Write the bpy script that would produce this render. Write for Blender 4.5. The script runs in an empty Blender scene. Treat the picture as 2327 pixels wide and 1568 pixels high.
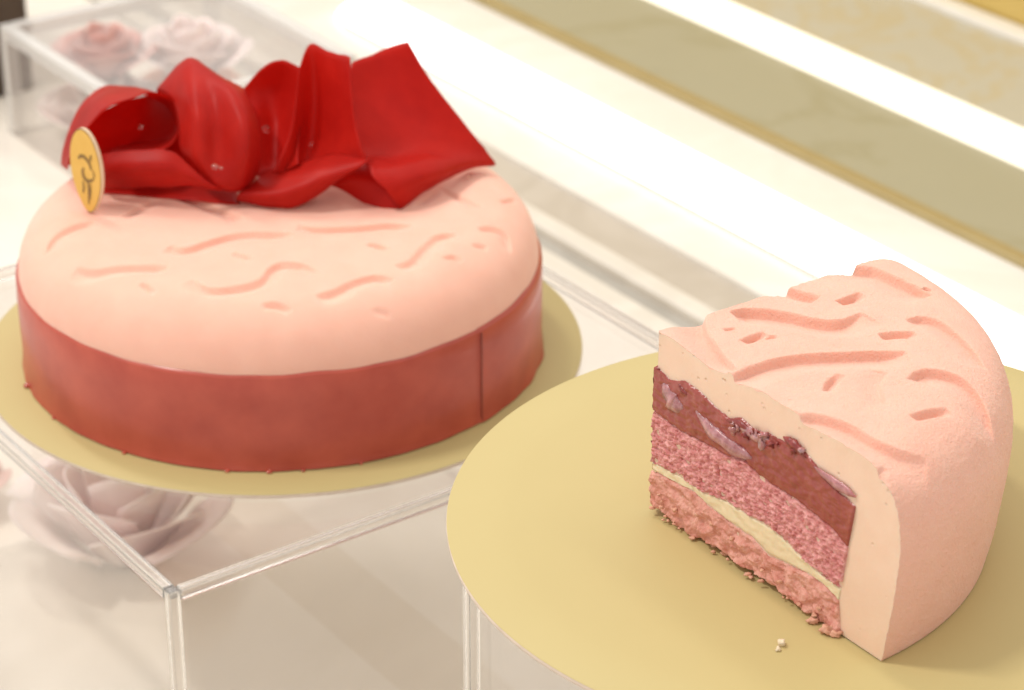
import bpy, math, random
import numpy as np
from mathutils import Vector, noise as mnoise

random.seed(7)
scene = bpy.context.scene
COL = scene.collection

# ------------------------------------------------------------------ camera
PITCH = math.radians(27.35)
ZC = 0.54                      # camera height above the display floor (m)
cam_data = bpy.data.cameras.new('camera')
cam = bpy.data.objects.new('camera', cam_data)
COL.objects.link(cam)
cam.location = (0, 0, ZC)
cam.rotation_euler = (math.pi / 2 - PITCH, 0, 0)
cam_data.sensor_width = 36.0
cam_data.lens = 5927.0 / 2327.0 * 36.0
cam_data.clip_start = 0.02
cam_data.clip_end = 30.0
cam_data.dof.use_dof = True
cam_data.dof.focus_distance = 0.68
cam_data.dof.aperture_fstop = 21.0
scene.camera = cam

# ------------------------------------------------------------------ world, exposure
world = bpy.data.worlds.new('World')
scene.world = world
world.use_nodes = True
bg = world.node_tree.nodes['Background']
bg.inputs[0].default_value = (1.0, 0.955, 0.90, 1)
bg.inputs[1].default_value = 0.90
scene.view_settings.view_transform = 'Standard'
scene.view_settings.look = 'None'
scene.view_settings.gamma = 1.0
scene.view_settings.exposure = 0.0
scene.view_settings.use_curve_mapping = False
scene.cycles.max_bounces = 16
scene.cycles.transparent_max_bounces = 24
scene.cycles.sample_clamp_indirect = 6.0
scene.cycles.use_denoising = True
scene.cycles.use_adaptive_sampling = True
scene.cycles.adaptive_threshold = 0.015

# case axes: dv runs along the display case, nv across it (towards its far ledge)
AZ = math.radians(-54.4)
dv = np.array([math.cos(AZ), math.sin(AZ), 0.0])
nv = np.array([-dv[1], dv[0], 0.0])
def nd(n, d, z=0.0):
    return nv * n + dv * d + np.array([0, 0, z])

def area_light(name, n, d, z, sx, sy, power, color, target):
    ld = bpy.data.lights.new(name, 'AREA')
    ld.shape = 'RECTANGLE'; ld.size = sx; ld.size_y = sy
    ld.energy = power; ld.color = color
    o = bpy.data.objects.new(name, ld); COL.objects.link(o)
    o.location = Vector(nd(n, d, z))
    dirn = Vector(target) - o.location
    zax = -dirn.normalized()
    xax = Vector(dv); xax = (xax - zax * xax.dot(zax)).normalized()
    yax = zax.cross(xax)
    from mathutils import Matrix
    o.rotation_euler = Matrix((xax, yax, zax)).transposed().to_euler()
    return o
# unseen area lamps: high behind, high at the left, and above the ledge
area_light('case_lamp', 0.46, -2.05, 2.45, 0.80, 0.16, 17.0, (1.0, 0.95, 0.89), (0.0, 0.72, 0.15))
area_light('side_lamp', -0.66, -1.26, 2.35, 0.40, 0.14, 27.0, (1.0, 0.95, 0.89), (0.02, 0.66, 0.15))
area_light('ledge_lamp', 0.78, -0.85, 0.95, 1.6, 0.10, 1.6, (1.0, 0.95, 0.89), (0.02, 0.78, 0.10))

# ------------------------------------------------------------------ helpers
CX, CY, FP = 1163.5, 784.0, 5927.0
CAMP = np.array([0, 0, ZC])
def ray(x, y):
    a = (x - CX) / FP; b = -(y - CY) / FP
    return np.array([a, math.cos(PITCH) + b * math.sin(PITCH), -math.sin(PITCH) + b * math.cos(PITCH)])
def at_z(x, y, z):
    r = ray(x, y); return CAMP + r * ((z - ZC) / r[2])
def at_y(x, y, wy):
    r = ray(x, y); return CAMP + r * (wy / r[1])
def at_plane(x, y, p0, n):
    r = ray(x, y); return CAMP + r * (np.dot(p0 - CAMP, n) / np.dot(r, n))

def empty(name, loc, label=None, cat=None, group=None):
    o = bpy.data.objects.new(name, None); COL.objects.link(o)
    o.location = loc; o.empty_display_size = 0.01
    if label: o['label'] = label
    if cat: o['category'] = cat
    if group: o['group'] = group
    return o
def tag(o, label, cat, group=None):
    o['label'] = label; o['category'] = cat
    if group: o['group'] = group
    return o
def base_of(parent):
    v = Vector((0, 0, 0))
    while parent is not None:
        v = v + parent.location; parent = parent.parent
    return v
def mesh(name, verts, faces, mat, parent=None, smooth=True, loc=None):
    """verts in world coordinates; stored relative to the parent chain"""
    off = np.array(base_of(parent)) if parent else np.zeros(3)
    if loc is not None: off = off + (np.array(loc) - off)
    V = np.asarray(verts, dtype=float) - off
    me = bpy.data.meshes.new(name)
    me.from_pydata([tuple(v) for v in V], [], [tuple(f) for f in faces])
    if smooth: me.polygons.foreach_set('use_smooth', [True] * len(me.polygons))
    me.update()
    for m in (mat if isinstance(mat, (list, tuple)) else [mat]): me.materials.append(m)
    o = bpy.data.objects.new(name, me); COL.objects.link(o)
    if parent: o.parent = parent
    if loc is not None:
        o.location = Vector(np.array(loc) - (np.array(base_of(parent)) if parent else 0))
    return o
def grid_faces(nr, nc, wrap=False, off=0, flip=False):
    f = []
    for i in range(nr - 1):
        for j in range(nc if wrap else nc - 1):
            k = (j + 1) % nc
            q = (off + i * nc + j, off + i * nc + k, off + (i + 1) * nc + k, off + (i + 1) * nc + j)
            f.append(q[::-1] if flip else q)
    return f
def box_vf(n0, n1, d0, d1, z0, z1):
    v = [nd(n, d, z) for z in (z0, z1) for (n, d) in ((n0, d0), (n1, d0), (n1, d1), (n0, d1))]
    f = [(3, 2, 1, 0), (4, 5, 6, 7), (0, 1, 5, 4), (1, 2, 6, 5), (2, 3, 7, 6), (3, 0, 4, 7)]
    return v, f
def fix_normals(o):
    import bmesh
    bm = bmesh.new(); bm.from_mesh(o.data)
    bmesh.ops.recalc_face_normals(bm, faces=bm.faces); bm.to_mesh(o.data); bm.free()
def bevel(o, w=0.001, seg=3):
    m = o.modifiers.new('bevel', 'BEVEL'); m.width = w; m.segments = seg; m.limit_method = 'ANGLE'
def catmull(P, n):
    P = np.asarray(P, float); m = len(P)
    Q = np.vstack([2 * P[0] - P[1], P, 2 * P[-1] - P[-2]])
    out = []
    for t in np.linspace(0, m - 1, n):
        i = min(int(t), m - 2); u = t - i
        a, b, c, d = Q[i], Q[i + 1], Q[i + 2], Q[i + 3]
        out.append(0.5 * (2 * b + (c - a) * u + (2 * a - 5 * b + 4 * c - d) * u * u + (3 * b - a - 3 * c + d) * u ** 3))
    return np.array(out)
def sstep(x):
    x = np.clip(x, 0, 1); return x * x * (3 - 2 * x)
def fbm(x, y, z, o=4):
    return mnoise.fractal(Vector((x, y, z)), 1.0, 2.0, o, noise_basis='PERLIN_ORIGINAL')

# ------------------------------------------------------------------ materials
def new_mat(name):
    m = bpy.data.materials.new(name); m.use_nodes = True
    nt = m.node_tree; b = nt.nodes['Principled BSDF']
    return m, nt, b
def noise_node(nt, scale, detail=4, rough=0.55, coord='Object', stretch=None):
    tc = nt.nodes.new('ShaderNodeTexCoord'); n = nt.nodes.new('ShaderNodeTexNoise')
    n.inputs['Scale'].default_value = scale; n.inputs['Detail'].default_value = detail
    n.inputs['Roughness'].default_value = rough
    if stretch:
        mp = nt.nodes.new('ShaderNodeMapping'); mp.inputs['Scale'].default_value = stretch
        nt.links.new(tc.outputs[coord], mp.inputs[0]); nt.links.new(mp.outputs[0], n.inputs['Vector'])
    else: nt.links.new(tc.outputs[coord], n.inputs['Vector'])
    return n
def ramp(nt, src, stops):
    r = nt.nodes.new('ShaderNodeValToRGB')
    el = r.color_ramp.elements
    while len(el) < len(stops): el.new(0.5)
    for e, (p, c) in zip(el, stops): e.position = p; e.color = (*c, 1)
    nt.links.new(src, r.inputs[0]); return r
def add_bump(nt, b, src, strength, dist):
    bp = nt.nodes.new('ShaderNodeBump'); bp.inputs['Strength'].default_value = strength
    bp.inputs['Distance'].default_value = dist
    nt.links.new(src, bp.inputs['Height'])
    prev = b.inputs['Normal'].links
    if prev: nt.links.new(prev[0].from_socket, bp.inputs['Normal'])
    nt.links.new(bp.outputs[0], b.inputs['Normal']); return bp
def setp(b, **k):
    for a, v in k.items():
        b.inputs[a.replace('_', ' ')].default_value = v
def simple(name, c0, c1, scale, rough=0.5, bump=0.0, bscale=None, bdist=0.0005, metallic=0.0, sss=0.0, coat=0.0, detail=4, spec=0.5):
    m, nt, b = new_mat(name)
    n = noise_node(nt, scale, detail)
    r = ramp(nt, n.outputs['Fac'], [(0.3, c0), (0.7, c1)])
    nt.links.new(r.outputs[0], b.inputs['Base Color'])
    setp(b, Roughness=rough, Metallic=metallic)
    b.inputs['Specular IOR Level'].default_value = spec
    if sss:
        b.inputs['Subsurface Weight'].default_value = sss
        b.inputs['Subsurface Radius'].default_value = (1.0, 0.45, 0.3)
        b.inputs['Subsurface Scale'].default_value = 0.003
    if coat:
        b.inputs['Coat Weight'].default_value = coat; b.inputs['Coat Roughness'].default_value = 0.18
    if bump:
        n2 = noise_node(nt, bscale or scale, 3, 0.6); add_bump(nt, b, n2.outputs['Fac'], bump, bdist)
    return m

PINK0, PINK1 = (0.82, 0.46, 0.355), (0.85, 0.495, 0.385)
def velvet(name, grain):
    m = simple(name, PINK0, PINK1, 90, rough=0.85, sss=0.25, spec=0.15)
    nt = m.node_tree; b = nt.nodes['Principled BSDF']
    n1 = noise_node(nt, 1700, 2, 0.6); add_bump(nt, b, n1.outputs['Fac'], grain, 0.00045)
    n2 = noise_node(nt, 620, 3, 0.5); add_bump(nt, b, n2.outputs['Fac'], grain * 0.5, 0.0007)
    b.inputs['Sheen Weight'].default_value = 0.12; b.inputs['Sheen Roughness'].default_value = 0.5
    return m
M_velvet = velvet('velvet_pink', 0.85)
M_velvet_far = velvet('velvet_pink_smooth', 0.15)
M_cream = simple('mousse_cut', (0.84, 0.585, 0.44), (0.87, 0.625, 0.48), 130, 0.55, 0.25, 900, 0.0003, sss=0.3)
M_filling = simple('pale_cream', (0.80, 0.64, 0.42), (0.84, 0.69, 0.47), 160, 0.5, 0.2, 700, 0.0004, sss=0.25)
M_jelly = simple('berry_compote', (0.28, 0.045, 0.036), (0.37, 0.082, 0.066), 120, 0.22, 0.2, 900, 0.0005, sss=0.2, detail=5)
M_sponge = simple('berry_sponge', (0.52, 0.155, 0.15), (0.86, 0.43, 0.41), 480, 0.8, 0.5, 1800, 0.0006, sss=0.15, detail=6, spec=0.2)
M_biscuit = simple('biscuit_base', (0.58, 0.215, 0.165), (0.84, 0.45, 0.37), 300, 0.7, 0.5, 1500, 0.0006, sss=0.1, detail=6, spec=0.25)
M_fruit = simple('lychee_flesh', (0.28, 0.085, 0.095), (0.56, 0.28, 0.30), 420, 0.15, 0.4, 500, 0.0008, sss=0.5, coat=0.5)
M_berry = simple('raspberry', (0.17, 0.02, 0.022), (0.30, 0.05, 0.045), 600, 0.3, 0.3, 800, 0.0006, sss=0.3)
M_crumb = simple('crumb', (0.66, 0.32, 0.21), (0.80, 0.45, 0.32), 900, 0.8, 0.4, 1800, 0.0005)
M_crumb_white = simple('crumb_white', (0.78, 0.62, 0.42), (0.86, 0.74, 0.55), 900, 0.7)
M_gold = simple('gold_foil_card', (0.525, 0.425, 0.188), (0.540, 0.440, 0.198), 14, 0.55, 0.08, 400, 0.0004, metallic=0.0, spec=0.35, detail=3)
M_card_edge = simple('card_edge', (0.62, 0.50, 0.40), (0.72, 0.60, 0.50), 200, 0.8)
M_ink = simple('brown_ink', (0.20, 0.105, 0.025), (0.27, 0.15, 0.04), 300, 0.5)
M_tag_face = simple('gold_tag', (0.74, 0.44, 0.085), (0.78, 0.48, 0.105), 200, 0.45, metallic=0.15)
M_tag_edge = simple('tag_edge', (0.80, 0.60, 0.40), (0.84, 0.66, 0.46), 200, 0.6)

def band_mat():
    m = simple('berry_glaze_band', (0.38, 0.044, 0.024), (0.50, 0.080, 0.044), 55, 0.45, 0.15, 60, 0.0010, sss=0.12, coat=0.28, detail=5)
    return m
M_band = band_mat()
M_drip = simple('glaze_drip', (0.42, 0.05, 0.02), (0.50, 0.07, 0.03), 200, 0.06, coat=1.0)

def petal_mat():
    m, nt, b = new_mat('red_sugar_sheet')
    n = noise_node(nt, 55, 6, 0.65)
    r = ramp(nt, n.outputs['Fac'], [(0.25, (0.38, 0.011, 0.009)), (0.75, (0.57, 0.024, 0.014))])
    nt.links.new(r.outputs[0], b.inputs['Base Color'])
    setp(b, Roughness=0.42)
    b.inputs['Specular IOR Level'].default_value = 0.20
    n2 = noise_node(nt, 120, 2); add_bump(nt, b, n2.outputs['Fac'], 0.15, 0.0008)
    tr = nt.nodes.new('ShaderNodeBsdfTranslucent'); tr.inputs[0].default_value = (0.95, 0.065, 0.014, 1)
    mx = nt.nodes.new('ShaderNodeMixShader'); mx.inputs[0].default_value = 0.40
    nt.links.new(b.outputs[0], mx.inputs[1]); nt.links.new(tr.outputs[0], mx.inputs[2])
    nt.links.new(mx.outputs[0], nt.nodes['Material Output'].inputs[0])
    return m
M_petal = petal_mat()

def droplet_mat():
    m, nt, b = new_mat('clear_droplet')
    setp(b, Roughness=0.03); b.inputs['Base Color'].default_value = (1, .93, .9, 1)
    b.inputs['Transmission Weight'].default_value = 1.0; b.inputs['IOR'].default_value = 1.4
    return m
M_drop = droplet_mat()

def acrylic_mat(name, base_reflect, tint, rough, haze):
    m = bpy.data.materials.new(name); m.use_nodes = True
    nt = m.node_tree; nt.nodes.clear()
    out = nt.nodes.new('ShaderNodeOutputMaterial')
    tr = nt.nodes.new('ShaderNodeBsdfTransparent'); tr.inputs[0].default_value = (*tint, 1)
    gl = nt.nodes.new('ShaderNodeBsdfGlossy'); gl.inputs['Roughness'].default_value = rough
    lw = nt.nodes.new('ShaderNodeLayerWeight'); lw.inputs[0].default_value = 0.5
    pw = nt.nodes.new('ShaderNodeMath'); pw.operation = 'POWER'; pw.inputs[1].default_value = 5.0
    nt.links.new(lw.outputs['Facing'], pw.inputs[0])
    fr = nt.nodes.new('ShaderNodeMath'); fr.operation = 'MULTIPLY_ADD'; fr.inputs[1].default_value = 0.90; fr.inputs[2].default_value = 0.03
    nt.links.new(pw.outputs[0], fr.inputs[0])
    n = noise_node(nt, 30, 2)
    ad = nt.nodes.new('ShaderNodeMath'); ad.operation = 'ADD'; ad.use_clamp = True
    mu = nt.nodes.new('ShaderNodeMath'); mu.operation = 'MULTIPLY'
    nt.links.new(n.outputs['Fac'], mu.inputs[0]); mu.inputs[1].default_value = base_reflect
    nt.links.new(fr.outputs[0], ad.inputs[0]); nt.links.new(mu.outputs[0], ad.inputs[1])
    mx = nt.nodes.new('ShaderNodeMixShader')
    nt.links.new(ad.outputs[0], mx.inputs[0]); nt.links.new(tr.outputs[0], mx.inputs[1]); nt.links.new(gl.outputs[0], mx.inputs[2])
    df = nt.nodes.new('ShaderNodeBsdfDiffuse'); df.inputs[0].default_value = (0.90, 0.86, 0.83, 1)   # pale haze, added to fade and lighten what is behind
    n2 = noise_node(nt, 9, 5, 0.6)
    mh = nt.nodes.new('ShaderNodeMath'); mh.operation = 'MULTIPLY'; mh.inputs[1].default_value = haze * 2
    nt.links.new(n2.outputs['Fac'], mh.inputs[0])
    m2 = nt.nodes.new('ShaderNodeMixShader')
    nt.links.new(mh.outputs[0], m2.inputs[0]); nt.links.new(mx.outputs[0], m2.inputs[1]); nt.links.new(df.outputs[0], m2.inputs[2])
    nt.links.new(m2.outputs[0], out.inputs[0])
    return m
M_acrylic = acrylic_mat('clear_acrylic', 0.05, (0.995, 0.992, 0.988), 0.02, 0.035)
M_acrylic_haze = acrylic_mat('hazy_acrylic', 0.05, (0.995, 0.99, 0.985), 0.05, 0.10)
def edge_glass(name, tw_):
    m, nt, b = new_mat(name)
    setp(b, Roughness=0.10); b.inputs['Base Color'].default_value = (1, .98, .95, 1)
    b.inputs['Transmission Weight'].default_value = tw_; b.inputs['IOR'].default_value = 1.49
    n = noise_node(nt, 60, 2); add_bump(nt, b, n.outputs['Fac'], 0.05, 0.001)
    return m
M_edge = edge_glass('polished_acrylic_edge', 0.90)
M_edge_haze = edge_glass('hazy_acrylic_edge', 0.55)  # milky edge, made less clear so the uprights stand out

def pinholes(m, scale, cut, dist):
    nt = m.node_tree; b = nt.nodes['Principled BSDF']
    tc = nt.nodes.new('ShaderNodeTexCoord'); v = nt.nodes.new('ShaderNodeTexVoronoi'); v.inputs['Scale'].default_value = scale
    nt.links.new(tc.outputs['Object'], v.inputs['Vector'])
    r = ramp(nt, v.outputs['Distance'], [(0.0, (0, 0, 0)), (cut, (1, 1, 1))])
    add_bump(nt, b, r.outputs[0], 0.8, dist)
pinholes(M_cream, 260, 0.14, 0.0006)
def stone(name, c0, c1, vein, scale, rough, vein_pos=0.06):
    m, nt, b = new_mat(name)
    n = noise_node(nt, scale, 6, 0.6); n.inputs['Distortion'].default_value = 1.2
    r = ramp(nt, n.outputs['Fac'], [(0.25, c0), (0.5 - vein_pos, c1), (0.5, vein), (0.5 + vein_pos, c1), (0.8, c0)])
    nt.links.new(r.outputs[0], b.inputs['Base Color']); setp(b, Roughness=rough)
    return m
M_floor = stone('display_floor', (0.86, 0.80, 0.715), (0.88, 0.82, 0.735), (0.84, 0.78, 0.69), 5, 0.22, 0.1)
M_white = stone('white_ledge', (0.79, 0.77, 0.72), (0.81, 0.79, 0.74), (0.77, 0.74, 0.68), 6, 0.25, 0.1)
M_rail = stone('rail_white', (0.70, 0.65, 0.57), (0.73, 0.68, 0.60), (0.67, 0.62, 0.54), 10, 0.35, 0.1)
M_groove_shade = stone('rail_groove_shade', (0.40, 0.37, 0.32), (0.43, 0.40, 0.35), (0.38, 0.35, 0.30), 10, 0.5, 0.1)  # shade of the recess is put into the grey colour
M_channel_shade = stone('rail_channel_shade', (0.50, 0.44, 0.36), (0.53, 0.47, 0.39), (0.48, 0.42, 0.34), 10, 0.5, 0.1)  # darker beige paints the shade of the cove beside the ledge
M_olive = stone('olive_marble', (0.355, 0.335, 0.235), (0.365, 0.345, 0.245), (0.33, 0.305, 0.20), 6, 0.3, 0.05)
M_greystone = stone('grey_gold_marble', (0.46, 0.44, 0.36), (0.48, 0.46, 0.38), (0.48, 0.42, 0.28), 11, 0.3, 0.05)
M_brass = simple('brass_trim', (0.40, 0.31, 0.14), (0.44, 0.35, 0.17), 30, 0.4, metallic=0.3)
M_gold_wall = simple('gold_panel', (0.62, 0.45, 0.13), (0.68, 0.50, 0.17), 8, 0.4, metallic=0.2)
M_dark = simple('dark_brown', (0.05, 0.03, 0.02), (0.09, 0.06, 0.04), 20, 0.5)
def led(name, col, s):
    m = bpy.data.materials.new(name); m.use_nodes = True
    nt = m.node_tree; nt.nodes.clear()
    out = nt.nodes.new('ShaderNodeOutputMaterial'); e = nt.nodes.new('ShaderNodeEmission')
    e.inputs[0].default_value = (*col, 1); e.inputs[1].default_value = s
    nt.links.new(e.outputs[0], out.inputs[0]); return m
M_strip_glow = led('strip_glow_white', (1.0, 0.96, 0.90), 2.4)
M_led2 = led('led_diffuser_warm', (1.0, 0.90, 0.72), 2.0)

# ------------------------------------------------------------------ setting: display floor and far ledge
Z1, Z2 = 0.12, 0.1829          # tops of the two gold cake boards
def slab(name, n0, n1, d0, d1, z0, z1, mat, parent=None, bw=0.0):
    v, f = box_vf(n0, n1, d0, d1, z0, z1)
    o = mesh(name, v, f, mat, parent, smooth=False); fix_normals(o)
    if bw: bevel(o, bw)
    return o
DA, DB = -3.4, 0.6
floor = empty('display_floor', nd(0.2, -0.8, -0.03)); floor['kind'] = 'structure'
M_floor_shade = stone('display_floor_shade_band', (0.81, 0.735, 0.63), (0.83, 0.755, 0.65), (0.79, 0.715, 0.61), 5, 0.25, 0.1)  # darker panel colour paints the soft shade band across the floor
for (a, b, mt) in ((-0.6, 0.29, M_floor), (0.29, 0.418, M_floor), (0.418, 0.452, M_floor_shade), (0.452, 0.56, M_floor), (0.56, 0.664, M_floor)):
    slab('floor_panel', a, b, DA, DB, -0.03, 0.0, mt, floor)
rail = empty('door_rail', nd(0.69, -0.8, -0.02), 'off-white stepped rail running along the edge of the display floor', 'rail')
slab('lip', 0.6645, 0.677, DA, DB, -0.03, 0.003, M_rail, rail, 0.0015)
slab('groove', 0.677, 0.691, DA, DB, -0.03, -0.003, M_groove_shade, rail)
slab('ridge', 0.691, 0.703, DA, DB, -0.03, 0.002, M_rail, rail, 0.002)
slab('shaded_channel', 0.703, 0.732, DA, DB, -0.03, -0.002, M_channel_shade, rail)
o = slab('white_ledge', 0.732, 0.852, DA, DB, -0.03, 0.0, M_white); o['kind'] = 'structure'

def glow_tube(name, n0, n1, h, d0, d1, z, mat, label):
    root = empty(name, nd((n0 + n1) / 2, (d0 + d1) / 2, z), label, 'light strip')
    # rounded-end half-round diffuser
    nr, nc = 15, 60
    r = (n1 - n0) / 2; c = (n0 + n1) / 2
    V = []
    ds = np.concatenate([d0 + r * (1 - np.cos(np.linspace(0, math.pi / 2, 12))), d1 - r * (1 - np.cos(np.linspace(math.pi / 2, 0, 12)))])
    for d in ds:
        e = min(d - d0, d1 - d, r); w = math.sqrt(max(r * r - (r - e) ** 2, 1e-10)) if e < r else r
        for k in range(nr):
            a = math.pi * k / (nr - 1)
            V.append(nd(c - w * math.cos(a), d, z + h * (w / r) * math.sin(a)))
    mesh('diffuser', V, grid_faces(len(ds), nr), mat, root)
    slab('base_plate', c - r * 0.98, c + r * 0.98, d0 + r, d1 - r, z - 0.002, z + 0.0005, M_rail, root)
    return root
glow_tube('glow_strip', 0.765, 0.808, 0.008, -1.262, 0.5, 0.002, M_strip_glow, 'glowing white strip with rounded end set into the white ledge')  # emissive strip stands in for the bright band along the ledge
o = slab('brass_trim', 0.852, 0.860, DA, DB, -0.03, 0.004, M_brass, None, 0.001)
tag(o, 'thin brass trim between the white ledge and olive stone', 'trim')
o = slab('olive_stone_ledge', 0.860, 0.938, DA, DB, -0.03, 0.001, M_olive); o['kind'] = 'structure'
o = glow_tube('glow_strip', 0.938, 0.974, 0.005, DA, DB, 0.001, M_led2, 'glowing warm light strip between the olive and the grey stone ledges')
o = slab('grey_stone_ledge', 0.974, 1.065, DA, DB, -0.03, 0.002, M_greystone); o['kind'] = 'structure'
o = slab('pale_trim', 1.065, 1.080, DA, DB, -0.03, 0.006, M_white, None, 0.002)
tag(o, 'pale trim along the outer side of the grey stone', 'trim')
gp = empty('gold_front_panel', nd(1.10, -1.0, -0.03), 'gold panelled front standing beyond the grey stone ledge', 'panel')
for k in range(8):
    d0 = -3.2 + k * 0.47
    slab('panel', 1.082, 1.10, d0, d0 + 0.462, -0.03, 0.30, M_gold_wall, gp, 0.002)

# ------------------------------------------------------------------ clear acrylic boxes
def acrylic_box(label, n0, n1, d0, d1, ztop, t=0.004, group='clear acrylic boxes in the display', M_acrylic=M_acrylic, M_edge=M_edge):
    root = empty('acrylic_box', nd((n0 + n1) / 2, (d0 + d1) / 2, 0), label, 'acrylic box', group)
    slab('top_panel', n0 + t, n1 - t, d0 + t, d1 - t, ztop - t, ztop, M_acrylic, root)
    zb = 0.0005; g = 0.0002
    slab('side_panel', n0, n0 + t - g, d0 + t, d1 - t, zb, ztop - t - g, M_acrylic, root)
    slab('side_panel', n1 - t + g, n1, d0 + t, d1 - t, zb, ztop - t - g, M_acrylic, root)
    slab('side_panel', n0 + t, n1 - t, d0, d0 + t - g, zb, ztop - t - g, M_acrylic, root)
    slab('side_panel', n0 + t, n1 - t, d1 - t + g, d1, zb, ztop - t - g, M_acrylic, root)
    # polished glued edges: bars along the four top edges and four corners
    for (a0, a1, b0, b1) in ((n0, n0 + t - g, d0 + t, d1 - t), (n1 - t + g, n1, d0 + t, d1 - t), (n0 + t, n1 - t, d0, d0 + t - g), (n0 + t, n1 - t, d1 - t + g, d1)):
        slab('top_edge', a0, a1, b0, b1, ztop - t, ztop - 0.0001, M_edge, root, 0.0006)
    for a0 in (n0, n1 - t + g):
        for b0 in (d0, d1 - t + g):
            slab('corner_edge', a0, a0 + t - g, b0, b0 + t - g, zb, ztop - 0.0001, M_edge, root, 0.0006)
    return root
BT = 0.0016
acrylic_box('wide clear acrylic box riser carrying the gold board with the whole cake', 0.298, 0.522, -0.825, -0.591, Z1 - BT)
acrylic_box('tall narrow clear acrylic box riser under the gold board with the cut slice', 0.343, 0.488, -0.503, -0.358, Z2 - BT)
ZT3 = float(at_y(30, 55, 1.292)[2])
acrylic_box('clear acrylic box covering peach and pink roses behind the whole cake', 0.533, 0.662, -1.207, -1.06, ZT3, 0.007, M_acrylic=M_acrylic_haze, M_edge=M_edge_haze)

# ------------------------------------------------------------------ gold boards
def board(label, c, R, ztop):
    root = empty('cake_board', (c[0], c[1], ztop - BT + 0.0001), label, 'cake board', 'round gold cake boards')
    N = 180
    V, F = [], []
    prof = [(R - 0.0004, ztop - 0.0001), (R - 0.0002, ztop)]
    # foil top
    ring = []
    for rr, zz in [(R * k / 6, ztop) for k in range(1, 6)] + [(R - 0.0006, ztop), (R - 0.0001, ztop - 0.0003)]:
        for k in range(N):
            a = 2 * math.pi * k / N; V.append((c[0] + rr * math.cos(a), c[1] + rr * math.sin(a), zz))
    F = grid_faces(7, N, True, flip=True); V.append((c[0], c[1], ztop)); ci = len(V) - 1
    F += [(ci, k, (k + 1) % N) for k in range(N)]
    o = mesh('foil_top', V, F, M_gold, root); fix_normals(o)
    V = []
    for rr, zz in ((R - 0.0003, ztop - 0.00035), (R, ztop - 0.0006), (R, ztop - BT + 0.0002), (R - 0.002, ztop - BT + 0.0001), (R * 0.5, ztop - BT + 0.0001)):
        for k in range(N):
            a = 2 * math.pi * k / N; V.append((c[0] + rr * math.cos(a), c[1] + rr * math.sin(a), zz))
    o = mesh('card_edge', V, grid_faces(5, N, True, flip=True), M_card_edge, root); fix_normals(o)
    return root
C1 = np.array([-0.0799, 0.8138, Z1]); C2 = np.array([0.0866, 0.592, Z2])
board('matte gold round board under the whole cake with red petals', C1, 0.1046, Z1)
board('matte gold round board under the cut slice', C2, 0.104, Z2)

# ------------------------------------------------------------------ relief of the moulded mousse tops
def z1v(p): return (p[0] * 0.5371, 56.8 + p[1] * 0.5371)
def z2v(p): return (1420.3 + p[0] * 0.3897, 539.7 + p[1] * 0.3897)
def z3v(p): return (1420.3 + p[0] * 0.3897, 965.8 + p[1] * 0.3897)
def z4v(p): return (p[0] * 0.5615, 511.3 + p[1] * 0.5615)

def relief(X, Y, curves):
    """curves: list of (points[k,2], depth, ramp length); wall on the far side, floor rising again on the near side"""
    D = np.zeros_like(X)
    for pts, depth, L, wall in curves:
        S = catmull(pts, max(40, 22 * len(pts)))
        T = np.gradient(S, axis=0); T /= np.linalg.norm(T, axis=1)[:, None] + 1e-12
        u = np.linspace(0, 1, len(S)); tap = np.minimum(1, np.minimum(u, 1 - u) / (0.16 if len(pts) > 3 else 0.30)); tap = np.sqrt(np.clip(tap, 0, 1)); tap[0] = tap[-1] = 0
        lo = S.min(0) - L - 0.001; hi = S.max(0) + L + 0.001
        sel = np.where((X > lo[0]) & (X < hi[0]) & (Y > lo[1]) & (Y < hi[1]))[0]
        if len(sel) == 0: continue
        dx = X[sel][:, None] - S[:, 0]; dy = Y[sel][:, None] - S[:, 1]
        d2 = dx * dx + dy * dy; k = d2.argmin(1); rows = np.arange(len(sel))
        t = dx[rows, k] * T[k, 1] - dy[rows, k] * T[k, 0]
        along = np.abs(dx[rows, k] * T[k, 0] + dy[rows, k] * T[k, 1])
        pr = np.where(t < wall, sstep((t + wall) / (2 * wall)), 1 - sstep((t - wall) / L))
        ends = (k == 0) | (k == len(S) - 1)
        pr = pr * tap[k] * np.where(ends, np.clip(1 - along / 0.0010, 0, 1), 1.0)
        D[sel] = np.maximum(D[sel], depth * pr)
    return D
def top_curves(lst, conv, ztop):
    out = []
    for pts, depth, L in lst:
        P = [at_z(*conv(p), ztop - depth * 0.5)[:2] for p in pts]
        out.append((np.array(P), depth, L, 0.00055))
    return out

def profile(R, H, r0, a, b, ex=2.4, step=0.0005):
    """(r, h) from the centre of the top, over the shoulder, down the side"""
    P = [(r, H) for r in np.arange(0.0003, r0, step)]
    n = int((a + b) / step * 1.1)
    for k in range(n + 1):
        t = math.pi / 2 * k / n
        P.append((r0 + a * math.sin(t) ** (2 / ex), H - b + b * math.cos(t) ** (2 / ex)))
    return P

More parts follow.
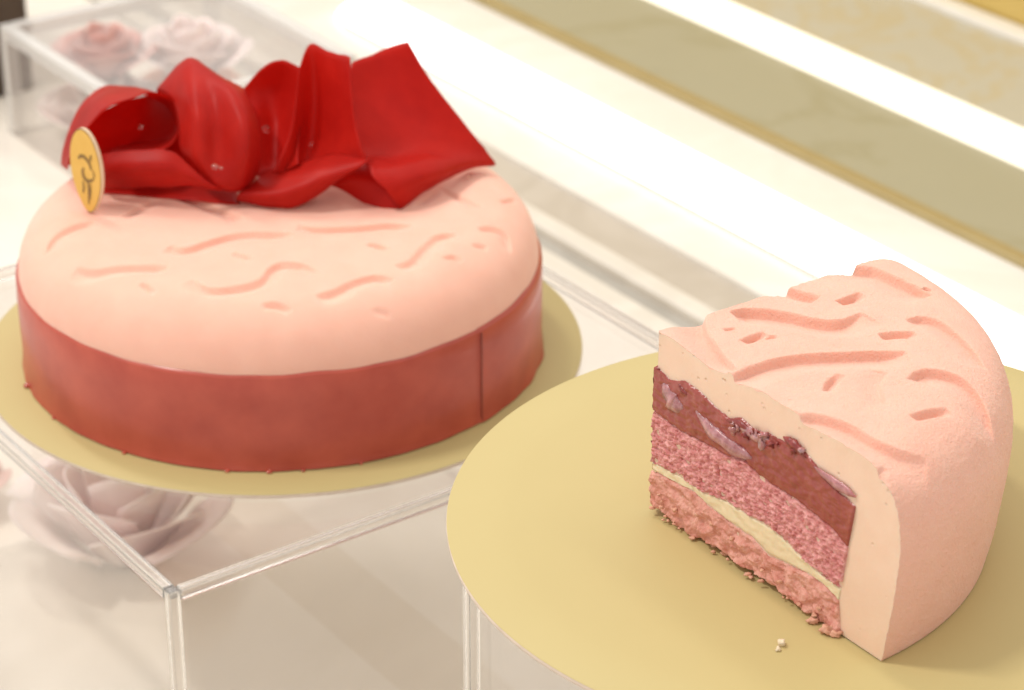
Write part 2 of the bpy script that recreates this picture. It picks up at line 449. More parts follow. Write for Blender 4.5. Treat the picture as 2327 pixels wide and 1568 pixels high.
# ------------------------------------------------------------------ whole cake
HC = 0.054
cake = empty('layer_cake', tuple(C1), 'whole round pink mousse cake with a dark red glazed band round its side', 'cake')
NA = 620
prof = profile(0.09, HC, 0.067, 0.0222, 0.0205, 2.15, 0.0007)
prof += [(0.0888, HC - 0.024)]
W4 = [([(175, 80), (220, 40), (300, 10), (380, -10)], 0.0018, .006),
      ([(310, 160), (390, 180), (500, 175), (600, 175), (685, 180)], 0.0019, .006),
      ([(690, 95), (750, 105), (850, 75), (950, 50), (1080, 40), (1190, 40)], 0.0022, .007),
      ([(1210, 10), (1300, 20), (1450, 15), (1570, 5), (1670, 15)], 0.0021, .006),
      ([(780, 235), (850, 265), (950, 260), (1050, 235), (1090, 190), (1140, 165), (1220, 170), (1290, 200)], 0.0022, .006),
      ([(1275, 290), (1350, 270), (1430, 235), (1520, 215), (1595, 225)], 0.0021, .006),
      ([(1600, 175), (1660, 155), (1710, 100), (1770, 55), (1845, 45)], 0.0019, .006),
      ([(1930, 15), (1990, 5), (2050, 10), (2070, 50)], 0.0016, .004),
      ([(950, 120), (1025, 140)], 0.0015, .0025), ([(1490, 80), (1530, 85), (1575, 105)], 0.0018, .003), ([(575, 235), (600, 245), (630, 265)], 0.0015, .002),
      ([(1060, 315), (1120, 312), (1180, 325)], 0.0018, .003), ([(1510, 295), (1580, 295)], 0.0011, .002), ([(1790, 135), (1835, 125), (1875, 135)], 0.0016, .0025), ([(1910, 75), (1970, 70)], 0.0014, .002)]
W1 = [([(510, 820), (580, 780), (650, 740)], 0.0014, .005), ([(700, 690), (820, 740), (950, 790), (1030, 830)], 0.0018, .006),
      ([(1750, 770), (1800, 730), (1860, 690)], 0.0013, .004), ([(1860, 690), (1950, 730), (2040, 780)], 0.0014, .004), ([(2110, 740), (2175, 690)], 0.0013, .002)]
curves = top_curves(W4, z4v, Z1 + HC) + top_curves(W1, z1v, Z1 + HC)
pr = np.array(prof); nr = len(pr)
ang = np.linspace(0, 2 * math.pi, NA, endpoint=False)
RR, AA = np.meshgrid(pr[:, 0], ang, indexing='ij')
HH = np.repeat(pr[:, 1][:, None], NA, 1)
X = (C1[0] + RR * np.cos(AA)).ravel(); Y = (C1[1] + RR * np.sin(AA)).ravel()
fade = np.clip((HH.ravel() - (HC - 0.012)) / 0.008, 0, 1)
Zv = Z1 + HH.ravel() - relief(X, Y, curves) * fade
lump = np.array([fbm(x * 45, y * 45, z * 45, 3) for x, y, z in zip(X, Y, Zv)]) * 0.0004
Zv = Zv + lump
V = np.stack([X, Y, Zv], 1)
F = grid_faces(nr, NA, True)
V = np.vstack([V, [C1[0], C1[1], Z1 + HC]]); F += [(len(V) - 1, k, (k + 1) % NA) for k in range(NA)]
o = mesh('mousse_top', V, F, M_velvet_far, cake); fix_normals(o)
# glazed band
HB = 0.0342
NB = 400
aseam = math.atan2(-0.0567, 0.0684)
V = []
bprof = [(0.0886, HB + 0.0006), (0.0897, HB), (0.0902, HB - 0.0008), (0.0903, 0.025), (0.0903, 0.016), (0.0902, 0.008), (0.0903, 0.003), (0.0906, 0.0012), (0.0908, 0.0004)]
for rr, zz in bprof:
    for k in range(NB):
        a = 2 * math.pi * k / NB
        w = 0.00035 * mnoise.noise(Vector((math.cos(a) * 4, math.sin(a) * 4, zz * 40)))
        da = (a - aseam + math.pi) % (2 * math.pi) - math.pi
        lap = 0.00055 * float(sstep((da + 0.004) / 0.006)) * float(1 - sstep((da - 0.5) / 0.25)) if da > -0.01 else 0.0
        zz2 = zz + (0.0006 * mnoise.noise(Vector((a * 6, 3, 1))) if zz > HB - 0.001 else 0)
        if zz < 0.002: w += 0.0005 * mnoise.noise(Vector((a * 9, 7, 2)))
        V.append((C1[0] + (rr + w + lap) * math.cos(a), C1[1] + (rr + w + lap) * math.sin(a), Z1 + zz2))
o = mesh('glazed_band', V, grid_faces(len(bprof), NB, True), M_band, cake); fix_normals(o)
M_seam = simple('seam', (0.26, 0.040, 0.026), (0.30, 0.05, 0.03), 200, 0.4)
V = []
for zz in np.linspace(0.0012, HB - 0.0006, 8):
    for s, off in ((-0.0045, 0.0004), (-0.0015, 0.00095), (0.0015, 0.00098), (0.0045, 0.0005)):
        a = aseam + s * 0.9 + 0.0008 * math.sin(zz * 300)
        V.append((C1[0] + (0.0903 + off) * math.cos(a), C1[1] + (0.0903 + off) * math.sin(a), Z1 + zz))
mesh('seam', V, grid_faces(8, 4), M_seam, cake)
def blob(name, c, r, squash, mat, parent, seed=0, rough=0.25, n=(10, 7)):
    V = []; na, nb = n
    for j in range(1, nb):
        for i in range(na):
            a = 2 * math.pi * i / na; b = math.pi * j / nb
            q = np.array([math.sin(b) * math.cos(a), math.sin(b) * math.sin(a), math.cos(b)])
            k = 1 + rough * mnoise.noise(Vector(tuple(q * 1.6 + seed * 3.7)))
            V.append(np.array(c) + q * r * k * np.array(squash))
    F = grid_faces(nb - 1, na, True)
    V.append(np.array(c) + np.array([0, 0, r * squash[2]])); V.append(np.array(c) - np.array([0, 0, r * squash[2]]))
    F += [(len(V) - 2, (i + 1) % na, i) for i in range(na)]
    b0 = (nb - 2) * na; F += [(len(V) - 1, b0 + i, b0 + (i + 1) % na) for i in range(na)]
    o = mesh(name, V, F, mat, parent); fix_normals(o); return o
for k, (vx, vy, r) in enumerate([(288, 1027, .0007), (518, 1070, .0008), (612, 1074, .0009), (824, 1061, .0006), (60, 880, .0012), (140, 946, .0007), (690, 1075, .0006)]):
    p = at_z(vx, vy, Z1); v = p - C1; v = v / np.linalg.norm(v[:2]) * 0.0909; c = C1 + v
    blob('glaze_drip', (c[0], c[1], Z1 + r * 0.55), r, (1.2, 1.2, 0.7), M_drip, cake, k, 0.1)

# ------------------------------------------------------------------ red sugar petals on top
petals = empty('petal_topping', (C1[0], C1[1] + 0.03, Z1 + HC), 'curled translucent red sugar petals piled on the whole cake', 'cake decoration')
def patch(rows, nu=26, nv_=26, th=0.0003, label=None):
    """rows of control points (traced x, traced y, depth in mm from the cake centre)"""
    G = [[at_y(*z1v((x, y)), C1[1] + dmm / 1000.0) for x, y, dmm in r] for r in rows]
    A = [catmull(r, nu) for r in G]
    A = np.array(A)
    B = np.array([catmull(A[:, j], nv_) for j in range(nu)])     # [nu, nv, 3]
    V = B.reshape(-1, 3)
    jit = np.array([[fbm(*(v * 70), 2) for _ in range(1)][0] for v in V]) * 0.0007
    jit = jit + np.array([fbm(*(v * 190), 3) for v in V]) * 0.0003
    V = V + jit[:, None] * np.array([0.2, 0.8, 0.6])
    o = mesh('petal', V, grid_faces(nu, nv_), M_petal, petals)
    m = o.modifiers.new('solid', 'SOLIDIFY'); m.thickness = th; m.offset = 0
    if label: o['label'] = label
    return o
# curled tube at the left
patch([[(285, 610, 16), (300, 545, 9), (335, 480, 6), (450, 352, 8), (560, 312, 12), (640, 285, 16), (720, 310, 20), (762, 400, 20), (745, 480, 14), (690, 534, 6), (580, 545, 3), (460, 560, 2)],
       [(268, 600, 26), (280, 545, 24), (310, 465, 24), (390, 330, 26), (500, 275, 30), (600, 270, 33), (690, 325, 35), (720, 410, 34), (700, 470, 30), (640, 510, 22), (560, 525, 16), (465, 545, 13)],
       [(258, 590, 34), (264, 540, 38), (290, 450, 42), (340, 345, 46), (420, 270, 48), (500, 256, 50), (600, 285, 50), (660, 350, 50), (660, 430, 46), (610, 480, 40), (550, 500, 34), (470, 520, 28)]], nu=60, nv_=16)
# inner wall closing the tube, and a filler sheet added for the dark under-shadow behind the low strip
patch([[(290, 590, 30), (420, 600, 24), (600, 590, 20), (780, 570, 16)],
       [(300, 520, 34), (430, 500, 36), (600, 490, 34), (775, 470, 22)],
       [(345, 430, 40), (450, 390, 42), (610, 370, 42), (770, 380, 26)],
       [(420, 370, 44), (520, 320, 46), (630, 300, 46), (745, 320, 30)]])
patch([[(430, 560, 24), (620, 560, 26), (800, 560, 22), (1000, 600, 18)],
       [(430, 640, 16), (620, 640, 16), (800, 650, 14), (1000, 680, 10)],
       [(428, 712, 6), (620, 725, 4), (820, 745, 0), (1010, 760, -3)]])
# low strip in front of the tube
patch([[(430, 545, 3), (580, 531, 0), (700, 528, -2), (770, 562, -4), (860, 642, -6), (930, 690, -6)],
       [(432, 620, 0), (560, 610, -4), (690, 610, -6), (780, 630, -7), (860, 662, -7), (930, 696, -6)],
       [(440, 695, 5), (560, 690, 2), (700, 685, 0), (790, 680, -2), (870, 684, -4), (940, 704, -4)]])
# big arch
patch([[(690, 340, 45), (770, 260, 46), (860, 230, 44), (950, 265, 43), (1005, 300, 42)],
       [(664, 272, 34), (760, 162, 35), (822, 145, 34), (930, 220, 31), (1026, 268, 28)],
       [(735, 335, 20), (800, 272, 14), (880, 250, 16), (980, 272, 12), (1048, 310, 15)],
       [(755, 430, 10), (830, 400, 2), (920, 390, 5), (1030, 400, -1), (1095, 420, 6)],
       [(760, 520, 5), (840, 540, -3), (930, 550, -1), (1040, 540, -7), (1105, 520, 2)],
       [(800, 590, 4), (860, 630, -2), (930, 670, -6), (1030, 670, -4), (1098, 600, 5)],
       [(832, 640, 6), (880, 672, 2), (950, 703, -2), (1020, 700, 0), (1080, 650, 6)]])
# dark petal behind
patch([[(1025, 275, 36), (1100, 190, 35), (1190, 143, 33), (1265, 178, 30)],
       [(1055, 340, 32), (1130, 290, 36), (1200, 270, 35), (1280, 300, 26)],
       [(1090, 420, 24), (1150, 420, 30), (1200, 420, 28), (1270, 430, 18)],
       [(1100, 540, 14), (1160, 560, 17), (1210, 550, 14), (1260, 540, 9)],
       [(1080, 640, 8), (1150, 640, 8), (1200, 620, 6), (1260, 590, 3)]])
# tall curved sheet
patch([[(1262, 195, 22), (1312, 78, 27), (1390, 112, 23), (1482, 131, 14)],
       [(1248, 330, 18), (1330, 300, 26), (1410, 300, 19), (1490, 300, 8)],
       [(1228, 450, 12), (1320, 470, 22), (1425, 450, 13), (1505, 420, 4)],
       [(1195, 540, 6), (1300, 570, 14), (1425, 550, 7), (1530, 510, 0)],
       [(1150, 625, 3), (1290, 640, 8), (1430, 612, 4), (1558, 576, -2)]])
# folded tube lying in the middle
patch([[(1120, 620, 10), (1250, 592, 9), (1400, 548, 7), (1552, 556, 1)],
       [(1060, 672, 2), (1200, 660, -3), (1350, 612, -4), (1556, 574, -3)],
       [(1015, 706, -4), (1180, 722, -9), (1330, 672, -9), (1520, 606, -5)],
       [(1000, 738, -3), (1200, 776, -6), (1312, 738, -6), (1460, 640, -2)],
       [(1020, 742, 4), (1200, 770, 1), (1320, 720, 2), (1460, 640, 6)]])
# large right-hand sheet with a fold at its foot
patch([[(1489, 160, 26), (1570, 128, 32), (1645, 95, 36), (1726, 72, 36)],
       [(1470, 300, 18), (1590, 272, 27), (1700, 242, 32), (1812, 215, 34)],
       [(1480, 430, 11), (1625, 410, 19), (1765, 390, 26), (1905, 338, 32)],
       [(1510, 545, 6), (1655, 522, 12), (1805, 490, 20), (2000, 460, 31)],
       [(1560, 600, -3), (1665, 572, 6), (1835, 540, 15), (2055, 535, 31)],
       [(1575, 640, -7), (1685, 606, -2), (1855, 575, 9), (2096, 590, 31)],
       [(1635, 700, -9), (1715, 672, -7), (1860, 635, 4), (2020, 602, 28)],
       [(1695, 782, -6), (1730, 755, -4), (1845, 672, 10), (1975, 612, 26)]], nv_=36)
# dark flap under it
patch([[(1380, 610, 14), (1520, 560, 12), (1640, 560, 10)],
       [(1380, 668, 6), (1500, 632, 4), (1640, 645, 2)],
       [(1460, 705, 4), (1560, 690, 0), (1680, 710, -3)],
       [(1560, 768, -2), (1620, 784, -5), (1698, 783, -6)]], nu=14, nv_=14)
for k, (x, y, dmm, r) in enumerate([(1318, 503, 11, .0009), (908, 600, -9, .0013), (935, 606, -9.5, .0008), (595, 430, 24, .0013), (1985, 640, 20, .0010), (1128, 440, 21, .0019)]):
    c = at_y(*z1v((x, y)), C1[1] + dmm / 1000.0 - 0.0006)
    blob('glint_drop', c, r * 0.75, (1, .6, .9), M_drop, petals, k, 0.08)  # some drops are added only to give highlights on the petals

# ------------------------------------------------------------------ oval gold tag stuck in the cake
TB = at_z(208, 490, Z1 + HC - 0.001)
tagr = empty('cake_tag', tuple(TB), 'oval gold tag with brown monogram stuck upright in the whole cake', 'cake tag')
phi = math.radians(-36)
tx = np.array([math.cos(phi), math.sin(phi), 0.0])      # across the face
tz = np.array([-0.03, 0.10, 1.0]); tz /= np.linalg.norm(tz)
tn = np.cross(tx, tz)                                    # outward, towards the viewer's left
if tn[1] > 0: tn = -tn
TOPP = at_y(197, 290, TB[1] + 0.0035); th_ = float(np.dot(TOPP - TB, tz))
tw = 0.0074
def tag_pt(a, b, o=0.0):      # a in -1..1 across, b in 0..1 up
    return TB + tx * (a * tw) + tz * (b * th_) + tn * o
out = []
for k in range(64):
    t = 2 * math.pi * k / 64
    a, b = math.sin(t), 0.55 - 0.45 * math.cos(t)
    if b < 0.42: 
        s = (0.42 - b) / 0.32; a *= (1 - 0.12 * s * s); b = b - 0.06 * max(0, s) ** 3
    out.append((a, b))
TH = 0.0011
V = [tag_pt(a * .93, b * .97 + .015, TH / 2 + 0.00025) for a, b in out] + [tag_pt(0, .5, TH / 2 + 0.00025)]
F = [(64, k, (k + 1) % 64) for k in range(64)]
o = mesh('gold_face', V, F, M_tag_face, tagr, smooth=False)
V = [tag_pt(a * s, b, o_) for s, o_ in ((.95, TH / 2 + .0001), (1, TH / 2 - .0002), (1, -TH / 2), (.6, -TH / 2)) for a, b in out]
o = mesh('rim', V, grid_faces(4, 64, True), M_tag_edge, tagr); fix_normals(o)
V = [tag_pt(a * .99, b, -TH / 2 - .0001) for a, b in out]; mesh('back', V, [tuple(range(64))], M_tag_edge, tagr, smooth=False)
def stroke(pts, w):
    P = [((x - 520) / 250.0 * .93, (1400 - y) / 1225.0) for x, y in pts]
    S = catmull(np.array(P), 14) if len(P) > 2 else np.array([np.array(P[0]) + (np.array(P[1]) - np.array(P[0])) * t for t in np.linspace(0, 1, 6)])
    W = np.array([tag_pt(a, b, TH / 2 + 0.0004) for a, b in S]); T = np.gradient(W, axis=0)
    V = []
    for q, (p, t) in enumerate(zip(W, T)):
        s = np.cross(tn, t); s /= np.linalg.norm(s) + 1e-12
        ww = w * (0.6 + 0.4 * math.sin(math.pi * q / (len(W) - 1)))
        V += [p - s * ww, p + s * ww]
    mesh('monogram_stroke', V, grid_faces(len(W), 2), M_ink, tagr, smooth=False)
stroke([(420, 615), (450, 575), (500, 560), (560, 590), (600, 640), (622, 725)], .00062)
stroke([(622, 600), (630, 550), (640, 510)], .00042)
stroke([(490, 725), (470, 790), (482, 850), (520, 888), (580, 888), (640, 850)], .00062)
stroke([(640, 850), (662, 790), (650, 720)], .00028)
stroke([(462, 915), (465, 1000), (445, 1090)], .00040)
stroke([(535, 905), (548, 1030), (525, 1220)], .00046)
stroke([(585, 915), (580, 1020), (555, 1150)], .00028)

# ------------------------------------------------------------------ cut slice
SA = np.array([0.0375, 0.5948, Z2])
A0 = math.radians(-54.03); A1 = math.radians(35.5)
u1 = np.array([math.cos(A0), math.sin(A0), 0]); n1 = np.array([math.sin(A0), -math.cos(A0), 0])
u2 = np.array([math.cos(A1), math.sin(A1), 0]); n2 = np.array([-math.sin(A1), math.cos(A1), 0])
HS = 0.0535
slice_root = empty('cake_slice', tuple(SA), 'quarter slice of pink mousse cake showing berry, sponge and cream layers', 'cake slice')
prof = profile(0.0915, HS, 0.069, 0.0222, 0.022, 2.5, 0.00033)
side = [(0.0912 - 0.0035 * ((HS - 0.022 - h) / (HS - 0.022)) ** 1.6, h) for h in np.arange(HS - 0.0225, 0.0, -0.0006)]
prof += side + [(0.0876, 0.0003)]
S2 = [([(610, 455), (700, 440), (800, 445), (950, 470), (1100, 500), (1250, 512), (1380, 470)], 0.0029, .010),
      ([(570, 865), (680, 803), (800, 755), (950, 718), (1150, 698), (1350, 692), (1500, 690), (1640, 690)], 0.0027, .010),
      ([(950, 1060), (1085, 1055), (1200, 1080), (1320, 1120), (1450, 1190), (1600, 1232), (1765, 1235)], 0.0025, .010),
      ([(1645, 850), (1690, 812), (1750, 795), (1820, 795), (1950, 820), (2060, 880), (2140, 960), (2205, 1022)], 0.0025, .009),
      ([(1632, 500), (1720, 480), (1820, 500), (1920, 560), (2020, 640), (2110, 730)], 0.0020, .007),
      ([(1230, 170), (1380, 195), (1450, 205), (1560, 250), (1680, 300), (1800, 345)], 0.0029, .011),
      ([(660, 800), (600, 740), (555, 690), (520, 640), (480, 580), (462, 520), (470, 470), (540, 425), (640, 380), (800, 360), (960, 370)][::-1], 0.0025, .010),
      ([(820, 250), (900, 300), (985, 325), (1060, 345), (1140, 370)], 0.0025, .006),
      ([(1535, 990), (1495, 910), (1490, 860), (1530, 800)][::-1], 0.0012, .006),
      ([(1225, 395), (1290, 375), (1365, 345)], 0.0025, .0035), ([(665, 625), (730, 595), (800, 570)], 0.0023, .003), ([(805, 590), (880, 580)], 0.0012, .0014),
      ([(1472, 590), (1560, 578), (1690, 575)], 0.0024, .0035), ([(1150, 915), (1180, 860), (1240, 815)], 0.0019, .0025), ([(1655, 1060), (1760, 1020), (1880, 990)], 0.0022, .003), ([(570, 540), (640, 530)], 0.0010, .0012),
      ([(1360, 1440), (1425, 1385), (1470, 1325), (1500, 1290), (1560, 1300)], 0.0013, .004),
      ([(1745, 290), (1790, 300)], 0.0018, .0015)]
scurves = top_curves(S2, z2v, Z2 + HS)
pr = np.array(prof); nr = len(pr)
NAS = 500
ang = np.linspace(A0, A1, NAS)
RR, AA = np.meshgrid(pr[:, 0], ang, indexing='ij')
HH = np.repeat(pr[:, 1][:, None], NAS, 1)
X = (SA[0] + RR * np.cos(AA)).ravel(); Y = (SA[1] + RR * np.sin(AA)).ravel(); H = HH.ravel()
fade = np.clip((H - (HS - 0.014)) / 0.008, 0, 1)
Hd = H - relief(X, Y, scurves) * fade
rad = np.stack([np.cos(AA).ravel(), np.sin(AA).ravel()], 1)
lump = np.array([fbm(x * 60, y * 60, z * 60, 3) for x, y, z in zip(X, Y, H)])
fine = np.array([fbm(x * 420, y * 420, z * 700, 3) for x, y, z in zip(X, Y, H)])
wside = np.clip((RR.ravel() - 0.080) / 0.008, 0, 1)
Hd = Hd + lump * 0.0004 * (1 - wside) * (H > 0.004) + fine * 0.00006 * (1 - wside)
disp = (lump * 0.00035 + fine * 0.00012) * wside * np.clip(H / 0.004, 0, 1)
X = X + rad[:, 0] * disp; Y = Y + rad[:, 1] * disp
V = np.stack([X, Y, Z2 + Hd], 1)
VS = V.reshape(nr, NAS, 3).copy(); VS0 = VS.copy()
# ragged velvet skin along the two cuts
for i in range(nr):
    e = 0.00025 * mnoise.noise(Vector((i * 0.11, 1.3, 0))) + 0.00012 * mnoise.noise(Vector((i * 0.6, 5.3, 0)))
    chip = -0.0009 * max(0.0, mnoise.noise(Vector((i * 0.09, 9.1, 0))) - 0.05) - 0.0004 * max(0.0, mnoise.noise(Vector((i * 0.35, 2.2, 0))))
    if pr[i, 1] < 0.03: chip = 0
    VS[i, 0] += n1 * e + np.array([0, 0, chip]); VS[i, -1] += n2 * e + np.array([0, 0, chip])
o = mesh('mousse', VS.reshape(-1, 3), grid_faces(nr, NAS), M_velvet, slice_root); fix_normals(o)
# cut faces of the mousse
for (col, u, nn) in ((0, u1, n1), (-1, u2, n2)):
    E_ = VS[:, col]; E0 = VS0[:, col]; rows = 26; V = []
    for i in range(nr):
        sq = 0.0874 * i / (nr - 1)
        q = SA + u * sq + np.array([0, 0, 0.0050 - 0.0046 * float(sstep((sq - 0.070) / 0.004))])
        for k in range(rows):
            t = k / (rows - 1); p = (E_[i] if k == 0 else E0[i]) * (1 - t) + q * t
            w = math.sin(math.pi * t) if k not in (0, rows - 1) else 0
            V.append(p + nn * (0.00010 * w * fbm(p[0] * 90, p[1] * 90, p[2] * 90, 2)))
    o = mesh('cut_face', V, grid_faces(nr, rows, flip=(col == 0)), M_cream, slice_root)
# underside
V = [SA + np.array([0, 0, .0048])] + [tuple(VS[-1, j]) for j in range(NAS)]
mesh('underside', V, [(0, j + 1, j) for j in range(1, NAS)], M_cream, slice_root, smooth=False)

def sh(pts, conv):
    """traced boundary -> (s, h) on the cut plane"""
    out = []
    for p in pts:
        P = at_plane(*conv(p), SA + n1 * 0.0003, n1); out.append((float(np.dot(P - SA, u1)), float(P[2] - Z2)))
    return np.array(sorted(out))
b_cj = sh([(178, 748), (260, 828), (350, 835), (430, 890), (530, 990), (600, 1050), (680, 1050), (750, 1115), (850, 1145), (930, 1190), (1000, 1195), (1060, 1260), (1110, 1320), (1200, 1385), (1300, 1450), (1360, 1510)], z2v)
b_cj = np.vstack([b_cj[b_cj[:, 0] < 0.066], sh([(1090, 250), (1180, 335), (1280, 415), (1358, 490)], z3v)[1:]])
b_js = np.vstack([sh([(160, 1000), (250, 1075), (330, 1130), (480, 1205), (600, 1270), (700, 1300)], z2v), sh([(740, 255), (860, 348), (1000, 435), (1120, 525), (1220, 610), (1306, 722)], z3v)])
b_sc = sh([(163, 215), (300, 290), (450, 388), (600, 445), (700, 512), (850, 592), (950, 682), (1050, 790), (1150, 880), (1270, 962)], z3v)
b_cb = sh([(163, 262), (300, 340), (400, 385), (480, 470), (560, 530), (640, 590), (740, 660), (830, 760), (930, 805), (1030, 850), (1150, 920), (1225, 1000), (1265, 1060)], z3v)
b_bb = np.array([(0, 0.0022), (0.006, 0.0016), (0.012, 0.0004), (0.02, 0.0008), (0.027, 0.0020), (0.035, 0.0017), (0.045, 0.0020), (0.055, 0.0012), (0.063, 0.0005), (0.0705, 0.0004)])
def curve_fn(b): return lambda s: np.interp(s, b[:, 0], b[:, 1])
fcj, fjs, fsc, fcb, fbb = map(curve_fn, (b_cj, b_js, b_sc, b_cb, b_bb))
def layer(name, top, bot, s1t, s1b, mat, off, amp, step, kind, wob=0.0, seed=0):
    """slab of filling seen on both cuts; rises off from the cut plane, surface roughened"""
    V, F = [], []
    for face, (u, nn) in enumerate(((u1, n1), (u2, n2))):
        st = step if face == 0 else step * 2
        ns = int(0.075 / st); hmean = float(np.mean(top(np.linspace(0.01, .06, 9)) - bot(np.linspace(0.01, .06, 9))))
        nh = max(6, int(hmean / st)); base = len(V)
        for i in range(ns + 1):
            for k in range(nh + 1):
                t = k / nh
                smax = s1b + (s1t - s1b) * t
                s = -0.0006 + (smax + 0.0006) * i / ns
                w1 = wob * mnoise.noise(Vector((s * 420, seed, 3.1))) + wob * .5 * mnoise.noise(Vector((s * 1200, seed, 8.1)))
                w0 = wob * mnoise.noise(Vector((s * 420, seed + 9, 3.1))) + wob * .5 * mnoise.noise(Vector((s * 1200, seed + 9, 8.1)))
                hb, ht = float(bot(s)) + w0, float(top(s)) + w1
                h = hb + (ht - hb) * t
                edge = (k == 0 or k == nh or i == ns)
                if edge: d = -0.0012
                else:
                    q = (s * 1000, h * 1000, seed + face * 20)
                    if kind == 'sponge':
                        f1 = fbm(q[0] * .7, q[1] * 1.1, q[2], 4) + .35 * fbm(q[0] * .25, q[1] * .25, q[2] + 5, 2)
                        c = mnoise.cell(Vector((0, 0, 0)))
                        vd = mnoise.voronoi(Vector((q[0] * .55, q[1] * .75, q[2])))[0][0]
                        vd2 = mnoise.voronoi(Vector((q[0] * .2, q[1] * .26, q[2] + 4)))[0][0]
                        d = off + amp * f1 - amp * 1.1 * max(0, 0.30 - vd) / 0.30 - amp * 3.0 * max(0, 0.27 - vd2) / 0.27
                    elif kind == 'biscuit':
                        d = off + amp * fbm(q[0] * .28, q[1] * .34, q[2], 4) + amp * .3 * abs(fbm(q[0] * 1.6, q[1] * 1.6, q[2] + 7, 2))
                    elif kind == 'jelly':
                        d = off + amp * fbm(q[0] * .35, q[1] * .5, q[2], 4)
                    else:
                        d = off + amp * fbm(q[0] * .22, q[1] * .5, q[2], 3)
                    # settle towards the borders
                    e = min(k, nh - k) / nh; d *= 1.0; d -= 0.0002 * (1 - min(1, e * 8))
                V.append(SA + u * s + np.array([0, 0, h]) + nn * d)
        F += grid_faces(ns + 1, nh + 1, off=base)
    o = mesh(name, V, F, mat, slice_root); fix_normals(o); return o
jl = layer('berry_layer', fcj, fjs, 0.0758, 0.0742, M_jelly, .00075, .0004, .00030, 'jelly', .0003, 1)
sp = layer('sponge_layer', fjs, fsc, 0.0742, 0.0728, M_sponge, .00070, .00070, .00018, 'sponge', .0002, 2)
layer('cream_layer', fsc, fcb, 0.0728, 0.0722, M_filling, .00035, .0003, .00035, 'cream', .00015, 3)
bl = layer('biscuit_layer', fcb, fbb, 0.0722, 0.0735, M_biscuit, .0008, .0011, .00024, 'biscuit', .0005, 4)

# fruit pieces in the berry layer
def face_blob(name, pts, w, thick, mat, parent, seed, lift=0.0003):
    """ribbon of fruit flesh traced on the cut plane, rounded and lumpy"""
    P = np.array([at_plane(*z2v(p), SA + n1 * 0.0003, n1) for p in pts])
    S = catmull(P, 18); T = np.gradient(S, axis=0); V = []
    na = 10
    for i, (p, t) in enumerate(zip(S, T)):
        t = t / (np.linalg.norm(t) + 1e-12); s = np.cross(n1, t); v = i / (len(S) - 1)
        ww = w * max(0.05, math.sin(math.pi * min(max(v, .02), .98))) ** .6 * (1 + .35 * mnoise.noise(Vector((v * 5, seed, 0))))
        for k in range(na):
            a = 2 * math.pi * k / na
            r = 1 + .3 * mnoise.noise(Vector((v * 9, seed, a)))
            V.append(p + s * (ww * math.cos(a) * r) + n1 * (lift + thick * math.sin(a) * r * (ww / w)))
    F = grid_faces(len(S), na, True); F += [tuple(range(na))[::-1], tuple(range(len(V) - na, len(V)))]
    o = mesh(name, V, F, mat, parent); fix_normals(o); return o
face_blob('lychee_piece', [(225, 850), (265, 920), (300, 970), (345, 990)], .0030, .0010, M_fruit, jl, 1)
face_blob('lychee_piece', [(420, 1010), (500, 1110), (590, 1190), (680, 1250), (745, 1285)], .0022, .0012, M_fruit, jl, 2)
face_blob('lychee_piece', [(640, 1075), (720, 1125), (780, 1165), (850, 1180)], .0014, .0008, M_fruit, jl, 3)
face_blob('lychee_piece', [(1110, 1335), (1190, 1400), (1290, 1470), (1352, 1512)], .0013, .0006, M_fruit, jl, 4)
face_blob('raspberry_piece', [(320, 850), (345, 890), (372, 915)], .0009, .0007, M_berry, jl, 5)
face_blob('raspberry_piece', [(930, 1160), (970, 1190), (1010, 1220), (1060, 1280)], .0013, .0010, M_berry, jl, 6)
face_blob('raspberry_piece', [(600, 1060), (680, 1085), (740, 1130)], .0010, .0008, M_berry, jl, 7)
for k in range(16):
    x = random.uniform(610, 1040); y = 1075 + (x - 610) * 0.40 + random.uniform(-8, 60)
    c = at_plane(*z2v((x, y)), SA + n1 * 0.0009, n1)
    blob('lychee_shred', c, random.uniform(.0004, .0009), (random.uniform(.6, 1.6), .8, random.uniform(.6, 1.8)), M_fruit if k % 3 else M_berry, jl, 80 + k, 1.6, (9, 7))
# crumbs clinging along the foot of the cut
for k in range(34):
    s = random.uniform(0.0, 0.074); h = random.choice((random.uniform(0.0004, 0.002), random.uniform(0.0004, 0.009)))
    r = random.uniform(0.0003, 0.0007)
    c = SA + u1 * s + n1 * (0.0012 + random.uniform(0, .0006)) + np.array([0, 0, h + r * .5])
    blob('biscuit_crumb', c, r, (random.uniform(.7, 1.6), random.uniform(.7, 1.3), random.uniform(.5, .9)), M_crumb, bl, k, 0.8, (9, 7))
for k, (x, y, r) in enumerate([(1180, 1195, .0014), (1225, 1218, .0011), (1100, 1140, .0011), (545, 690, .0013), (590, 740, .0010), (1205, 1175, .0012)]):
    c = at_z(*z3v((x, y)), Z2 + r * .7); blob('biscuit_crumb', c, r, (1.3, 1.0, .8), M_crumb, bl, 40 + k, 0.9, (12, 9))
# loose crumbs on the board
for k, (x, y, r, lab) in enumerate([(912, 1270, .0011, 'larger pale crumb lying on the gold board by the slice'), (893, 1308, .0007, 'tiny pale crumb lying on the gold board by the slice')]):
    c = at_z(*z3v((x, y)), Z2 + r * .6)
    o = blob('cake_crumb', c, r, (1.0, 1.0, .8), M_crumb_white, None, 60 + k, 0.9, (8, 6)); tag(o, lab, 'crumb')

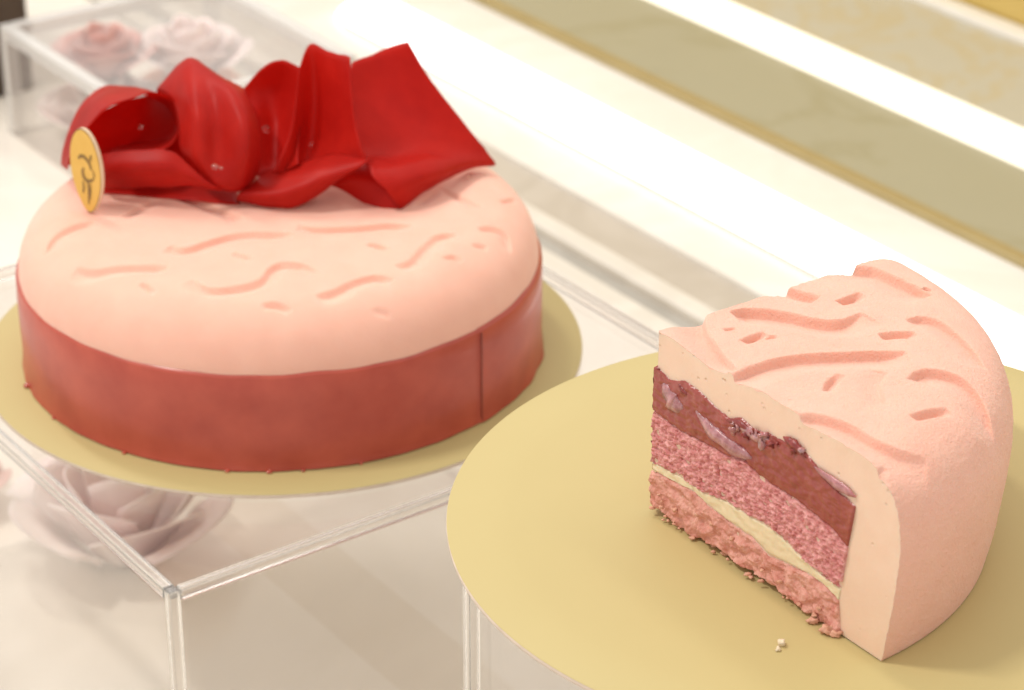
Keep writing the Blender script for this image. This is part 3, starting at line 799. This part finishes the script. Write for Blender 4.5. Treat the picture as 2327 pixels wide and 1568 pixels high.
# ------------------------------------------------------------------ roses in and behind the boxes
def rose(label, c, R, cols, seed, group='roses in the acrylic boxes'):
    root = empty('artificial_rose', tuple(c), label, 'rose', group)
    mat = simple('rose_petal', cols[0], cols[1], 40, 0.7, sss=0.1, spec=0.2)
    rnd = random.Random(seed)
    tot = 15
    for k in range(tot):
        f = (k + 1) / tot; a0 = k * 2.399 + rnd.uniform(-.2, .2)
        rad_ = R * (0.18 + 0.78 * f); hh = R * (1.15 - 0.45 * f); flare = 0.1 + 0.75 * f * f; wd = 1.25 - 0.25 * f
        V = []
        for i in range(9):
            v = i / 8
            for j in range(9):
                w = (j / 8 - .5) * 2
                rr = rad_ * (0.35 + 0.65 * math.sin(v * 1.5)) + flare * R * 0.35 * max(0, v - .6) ** 1.0 * 2
                a = a0 + w * wd * (0.35 + .65 * math.sin(min(1, v + .15) * 2.2)) * .8
                z = hh * v - R * .12 * f * max(0, v - .75) * 4 - R * .12 * w * w * v
                V.append(np.array(c) + np.array([rr * math.cos(a), rr * math.sin(a), max(z, 0) + .001]))
        o = mesh('petal', V, grid_faces(9, 9), mat, root)
        m = o.modifiers.new('solid', 'SOLIDIFY'); m.thickness = .0006
    return root
PK = ((0.88, 0.75, 0.72), (0.91, 0.79, 0.765)); PE = ((0.72, 0.42, 0.30), (0.80, 0.52, 0.40)); RD = ((0.66, 0.38, 0.34), (0.72, 0.45, 0.40))
rose('dusty pink rose lying inside the wide acrylic riser', nd(0.380, -0.792, 0.0), 0.040, PK, 1)
rose('small dull red rose beside the wide acrylic riser', nd(0.345, -0.865, 0.0), 0.020, RD, 2)
g3 = 'roses under the covering acrylic box'
rose('large dusty pink rose at the foot of the covering acrylic box', nd(0.570, -1.160, 0.0), 0.035, PK, 3, g3)
rose('peach rose at the foot of the covering acrylic box', nd(0.622, -1.165, 0.0), 0.030, PE, 4, g3)
rose('pink rose under the covering box on the side of the whole cake', nd(0.575, -1.100, 0.0), 0.034, PK, 5, g3)
rose('peach rose under the covering box on the side of the whole cake', nd(0.622, -1.100, 0.0), 0.030, PE, 9, g3)
rose('dull red rose lying on top of the others under the covering box', nd(0.572, -1.165, 0.036), 0.026, RD, 6, g3)
rose('pink rose lying on top of the others under the covering box', nd(0.612, -1.145, 0.032), 0.030, PK, 7, g3)
rose('tall dusty pink rose behind the covering acrylic box', nd(0.53, -1.31, 0.0), 0.040, PK, 8, g3)
# dark carton at the far left
db = empty('brown_carton', nd(0.46, -1.30, 0.0), 'dark brown carton standing beside the covering acrylic box', 'carton')
slab('carton_body', 0.43, 0.572, -1.50, -1.255, 0.0, 0.075, M_dark, db, 0.002)
slab('lid', 0.428, 0.574, -1.502, -1.253, 0.0755, 0.088, M_dark, db, 0.002)
